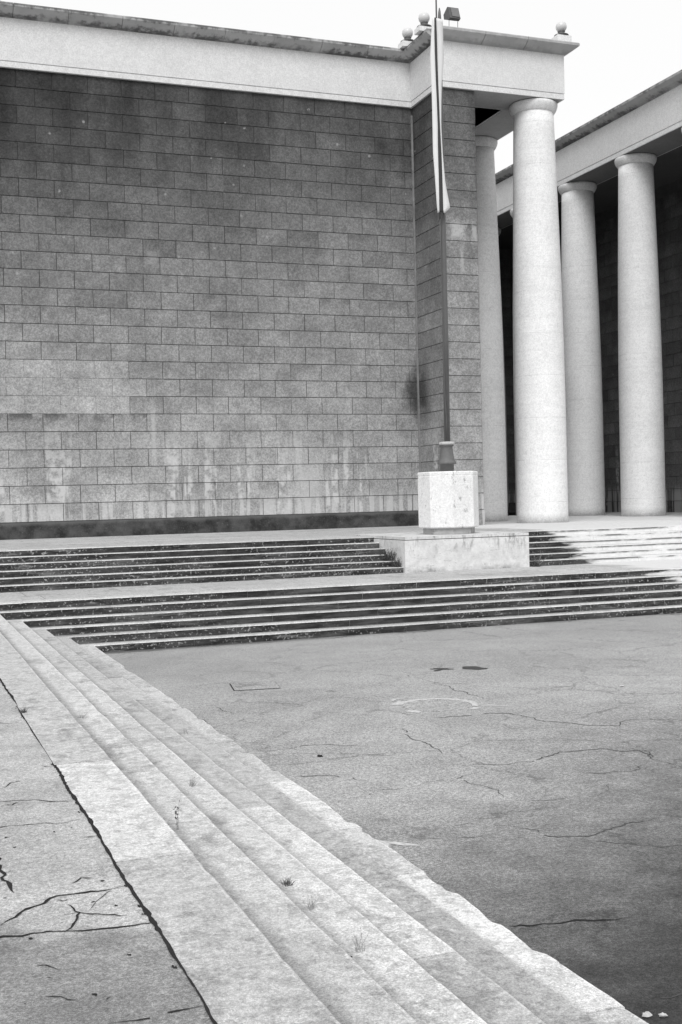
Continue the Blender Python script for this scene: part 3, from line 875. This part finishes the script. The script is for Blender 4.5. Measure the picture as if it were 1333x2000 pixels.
pts = [(12.455 + 0.03 * math.sin(k * 0.9) * 0.3 + (k / 14.0) * 0.02, 25.99, 9.25 - k * 5.2 / 14.0) for k in range(15)]
pts = [(12.455, 25.98, 9.3), (12.465, 25.98, 8.2), (12.475, 25.99, 7.0), (12.47, 25.99, 6.0), (12.485, 26.0, 5.0), (12.52, 26.01, 4.3), (12.53, 26.02, 3.9)]
mb.tube(pts, 0.012)
mb.build('halyard', t)
mb = MB(DARKM)
mb.tube([(12.44, 25.94, 9.15), (12.455, 25.94, 11.5), (12.478, 25.94, 14.05), (12.481, 25.94, 14.9), (12.482, 25.94, 15.3)], [0.02, 0.02, 0.02, 0.016, 0.006], 8)
mb.build('rod', t)

FL = [(13.915, 12.347, 12.381, 12.441, 12.591), (13.462, 12.308, 12.375, 12.45, 12.551), (13.009, 12.277, 12.377, 12.451, 12.532), (12.36, 12.285, 12.38, 12.454, 12.515), (11.319, 12.291, 12.404, 12.475, 12.528), (10.707, 12.288, 12.396, 12.498, 12.545), (10.095, 12.32, 12.393, 12.502, 12.604), (9.666, 12.341, 12.393, 12.504, 12.681), (9.433, 12.355, 12.393, 12.507, 12.729), (9.286, 12.372, 12.392, 12.507, 12.562)]
FL = [(r[0], r[1], r[2], r[3], (12.65 if r[0] > 12.95 else (12.58 if r[0] > 12.3 else r[4]))) for r in FL]
mb = MB(CLOTHW, CLOTHD)
rows = []
zs = [FL[0][0] - (FL[0][0] - FL[-1][0]) * k / 60 for k in range(61)]
def samp(z):
    for a, b in zip(FL, FL[1:]):
        if b[0] <= z <= a[0]:
            f = (a[0] - z) / (a[0] - b[0]); return [a[i] + (b[i] - a[i]) * f for i in range(1, 5)]
    return list(FL[-1][1:])
for z in zs:
    L_, d0, d1, Rr = samp(z)
    row = []
    for (x0, x1, ya, yb, nseg) in ((L_, d0, 25.90, 25.86, 4), (d0, d1, 25.86, 25.88, 4), (d1, Rr, 25.88, 25.93, 5)):
        for k in range(nseg):
            f = k / nseg
            bul = math.sin(f * math.pi) * (0.03 if x1 - x0 > 0.03 else 0.01)
            row.append((x0 + (x1 - x0) * f, ya + (yb - ya) * f - bul + 0.006 * math.sin(z * 3 + k), z))
    row.append((Rr, 25.95, z))
    rows.append(row)
n = len(rows[0])
ids = [[mb.vert(p) for p in r] for r in rows]
idb = [[mb.vert((p[0], p[1] + 0.012, p[2])) for p in r] for r in rows]
for i in range(len(rows) - 1):
    for k in range(n - 1):
        mi = 1 if 4 <= k < 8 else 0
        mb.face((ids[i+1][k], ids[i+1][k+1], ids[i][k+1], ids[i][k]), mi, True)
        mb.face((idb[i][k], idb[i][k+1], idb[i+1][k+1], idb[i+1][k]), mi, True)
    mb.face((ids[i][0], idb[i][0], idb[i+1][0], ids[i+1][0]), 0); mb.face((idb[i][-1], ids[i][-1], ids[i+1][-1], idb[i+1][-1]), 0)
for k in range(n - 1):
    mb.face((ids[0][k+1], idb[0][k+1], idb[0][k], ids[0][k]), 0)
    mb.face((ids[-1][k], idb[-1][k], idb[-1][k+1], ids[-1][k+1]), 1)
o = mb.build('flag')
tag(o, 'limp narrow flag with pale sides and a dark central stripe hanging on the flagpole', 'flag')

# ------------------------------------------------------------ roof lamps and floodlight
def globe_lamp(x, y, z, label, s=1.0):
    t = thing('globe_lamp', label, 'lamp', (x, y, 16.93), 'globe lamps on the roof edge')
    mb = MB(FASCIA)
    mb.box((x - 0.26, y - 0.2, 16.93), (x + 0.26, y + 0.2, z), 0, 1.12)
    mb.build('stand', t)
    mb = MB(DARKM)
    mb.lathe((x, y), [(0.10, z), (0.21, z + 0.02), (0.24, z + 0.045), (0.23, z + 0.06), (0.12, z + 0.10), (0.10, z + 0.15), (0.125, z + 0.175)], 20)
    mb.build('saucer', t)
    mb = MB(GLOBE)
    r = 0.18; cz = z + 0.17 + r * 0.9
    mb.lathe((x, y), [(r * math.sin(math.pi * k / 14), cz - r * math.cos(math.pi * k / 14)) for k in range(1, 14)] , 24)
    mb.build('globe', t)
globe_lamp(15.89, 35.2, 17.10, 'frosted globe lamp on the roof edge above the inner corner, farthest left')
globe_lamp(15.88, 33.9, 17.08, 'frosted globe lamp just left of the flag top')
globe_lamp(20.75, 33.95, 17.36 - 0.0, 'frosted globe lamp alone on the right end of the cornice') if False else globe_lamp(20.70, 33.75, 17.30, 'frosted globe lamp alone on the right end of the cornice')

t = thing('floodlight', 'boxy tilted floodlight on thin legs above the front cornice beside the flag', 'floodlight', (16.75, 33.55, 16.93))
mb = MB(HOUSING)
fx, fy, fz = 16.55, 33.45, 17.33
Lx = 0.36
prof = [(0, 0), (0.06, 0.0), (0.50, 0.30), (0.50, 0.36), (0.16, 0.40), (0.0, 0.10)]
prof = [(-0.02, 0.0), (0.10, -0.03), (0.42, 0.10), (0.45, 0.26), (0.17, 0.40), (0.12, 0.38)]
for a, b in ((0, 1),):
    L0 = [mb.vert((fx, fy + u, fz + w)) for u, w in prof]; R0 = [mb.vert((fx + Lx, fy + u, fz + w)) for u, w in prof]
    k = len(prof)
    mb.face(L0); mb.face(R0[::-1])
    for i in range(k):
        mb.face((L0[i], L0[(i+1) % k], R0[(i+1) % k], R0[i]))
mb.build('housing', t, fix=True)
mb = MB(LENS)
mb.poly([(fx + 0.08, fy + 0.0, fz + 0.05), (fx + Lx - 0.02, fy + 0.0, fz + 0.05), (fx + Lx - 0.02, fy + 0.125, fz + 0.36), (fx + 0.08, fy + 0.125, fz + 0.36)])
mb.v = [(x, y - 0.022, z) for x, y, z in mb.v]
mb.build('glass', t)
for dx in (0.03, Lx - 0.03):
    mb = MB(DARKM)
    mb.tube([(fx + dx - 0.02, fy + 0.1, 16.93), (fx + dx, fy + 0.12, fz + 0.06)], 0.009)
    mb.build('leg', t)

# ------------------------------------------------------------ covers in the asphalt
mb = MB(ASPH, CRACK)
cx = [(4.13, 15.225), (4.75, 15.12), (4.86, 15.75), (4.24, 15.85)]
mb.poly([(x, y, 0.004) for x, y in cx], 0)
cc = Vector((sum(p[0] for p in cx) / 4, sum(p[1] for p in cx) / 4))
for i, (a, b) in enumerate(zip(cx, cx[1:] + cx[:1])):
    a = Vector(a); b = Vector(b)
    w = (0.026, 0.004, 0.004, 0.020)[i]
    ai = a + (cc - a).normalized() * w; bi = b + (cc - b).normalized() * w
    mb.poly([(a.x, a.y, 0.008), (b.x, b.y, 0.008), (bi.x, bi.y, 0.008), (ai.x, ai.y, 0.008)], 1)
o = mb.build('manhole_cover', fix=True)
tag(o, 'square flush cover with a dark edge set in the asphalt near the steps', 'manhole cover')
mb = MB(ASPH, CRACK)
mb.lathe((6.02, 12.96), [(0.41, -0.01), (0.41, 0.007), (0.39, 0.010), (0.385, 0.006), (0.0001, 0.006)], 40, smooth=False, caps=False)
o = mb.build('manhole_cover')
tag(o, 'round worn cover ringed with flaking white paint', 'manhole cover')

# ------------------------------------------------------------ weeds and litter
def weed(x, y, z, h, n, label, mat, spread=0.5, thick=0.0016, leaf=0):
    t = MB(mat)
    thick *= 0.8
    r = random.Random(int(x * 1000 + y * 77))
    for k in range(n):
        a = r.uniform(0, 6.28); s = r.uniform(0.15, spread); hh = h * r.uniform(0.5, 1.0)
        bx, by = x + r.uniform(-1, 1) * min(0.02, 0.0018 * n) * (4 if h > 0.2 else 1), y + r.uniform(-1, 1) * min(0.03, 0.0025 * n) * (4 if h > 0.2 else 1)
        p = [(bx, by, z - 0.01)]
        for i in range(1, 5):
            f = i / 4
            p.append((bx + math.cos(a) * s * hh * f + r.uniform(-1, 1) * hh * 0.05, by + math.sin(a) * s * hh * f + r.uniform(-1, 1) * hh * 0.05, z + hh * f * (1 - 0.10 * f * s)))
        t.tube(p, [thick, thick, thick * .8, thick * .6, thick * .3], 4)
        for j in range(leaf):
            i = r.randint(1, 4); q = Vector(p[i]); d = Vector((r.uniform(-1, 1), r.uniform(-1, 1), r.uniform(0, 1))).normalized() * h * 0.13
            w = d.cross(Vector((0, 0, 1))).normalized() * h * 0.03
            t.poly([q, q + d * 0.5 + w, q + d, q + d * 0.5 - w])
    o = t.build('weed')
    tag(o, label, 'weed', 'weeds growing in the joints')
weed(1.46, 6.66, 0.65, 0.19, 3, 'single thin dry stalk standing on the second near step', WEED, 0.12, 0.0012, 8)
weed(1.90, 8.18, 0.52, 0.08, 22, 'sparse spreading dry weed on the third near step', WEEDP, 1.6, 0.0012, 2)
weed(1.84, 5.84, 0.52, 0.035, 40, 'low dark tuft against the riser of the third near step', WEED, 1.3, 0.0018, 4)
weed(0.965, 10.26, 0.78, 0.05, 34, 'dark tuft in the long joint of the near platform', WEED, 1.4, 0.002, 3)
weed(2.30, 10.1, 0.52, 0.07, 12, 'tiny sparse weed near the middle of the near steps', WEEDP, 1.6, 0.001, 2)
weed(1.47, 10.5, 0.65, 0.06, 16, 'small faint tuft on the second near step farther up', WEEDP, 1.4, 0.0014, 2)
weed(1.85, 4.85, 0.52, 0.09, 10, 'short weed at the lower end of the third near step', WEEDP, 1.0, 0.0014, 3)
weed(1.84, 5.45, 0.52, 0.08, 14, 'thin pale grass blades beside the low dark tuft', WEEDP, 0.9, 0.0012, 1)
weed(10.72, 25.50, 1.04, 0.30, 60, 'dense dark weed in the corner between upper steps and the left side of the plinth', WEED, 1.1, 0.006, 6)
weed(10.76, 25.15, 0.91, 0.22, 50, 'lower dark weed at the left foot of the plinth', WEED, 1.1, 0.006, 6)
weed(14.22, 24.88, 0.78, 0.26, 50, 'dark weed at the right foot of the plinth', WEED, 0.9, 0.006, 6)
weed(14.24, 24.80, 0.78, 0.42, 4, 'pale dry twigs leaning at the right foot of the plinth', WEEDP, 1.4, 0.008, 0)

def pebble(x, y, z, r, label, mat):
    rr = random.Random(int(x * 991)); mb = MB(mat)
    rings = []
    for i in range(1, 6):
        th = math.pi * i / 6
        rings.append([mb.vert((x + r * math.sin(th) * math.cos(a * 0.785) * rr.uniform(.7, 1.2), y + r * 0.7 * math.sin(th) * math.sin(a * 0.785) * rr.uniform(.7, 1.2), z + r * rr.uniform(.12, .42) * (1 - math.cos(th)))) for a in range(8)])
    for a, b in zip(rings, rings[1:]):
        for k in range(8): mb.face((a[k], a[(k+1) % 8], b[(k+1) % 8], b[k]))
    mb.face(rings[0][::-1]); mb.face(rings[-1])
    tag(mb.build('pebble', fix=True), label, 'pebble')
pebble(3.81, 10.92, 0, 0.032, 'small dark stone lying on the open asphalt', CRACK)
pebble(8.69, 13.07, 0, 0.035, 'small white crumb on the asphalt far to the right', PAINT)
pebble(3.29, 4.80, 0, 0.028, 'white chip of stone by the lowest near step, the left of two', PAINT)
pebble(3.36, 4.77, 0, 0.026, 'white chip of stone farther out on the asphalt, the right of two', PAINT)
pebble(1.79, 4.80, 0.52, 0.012, 'dark pebble on a near step tread', CRACK)
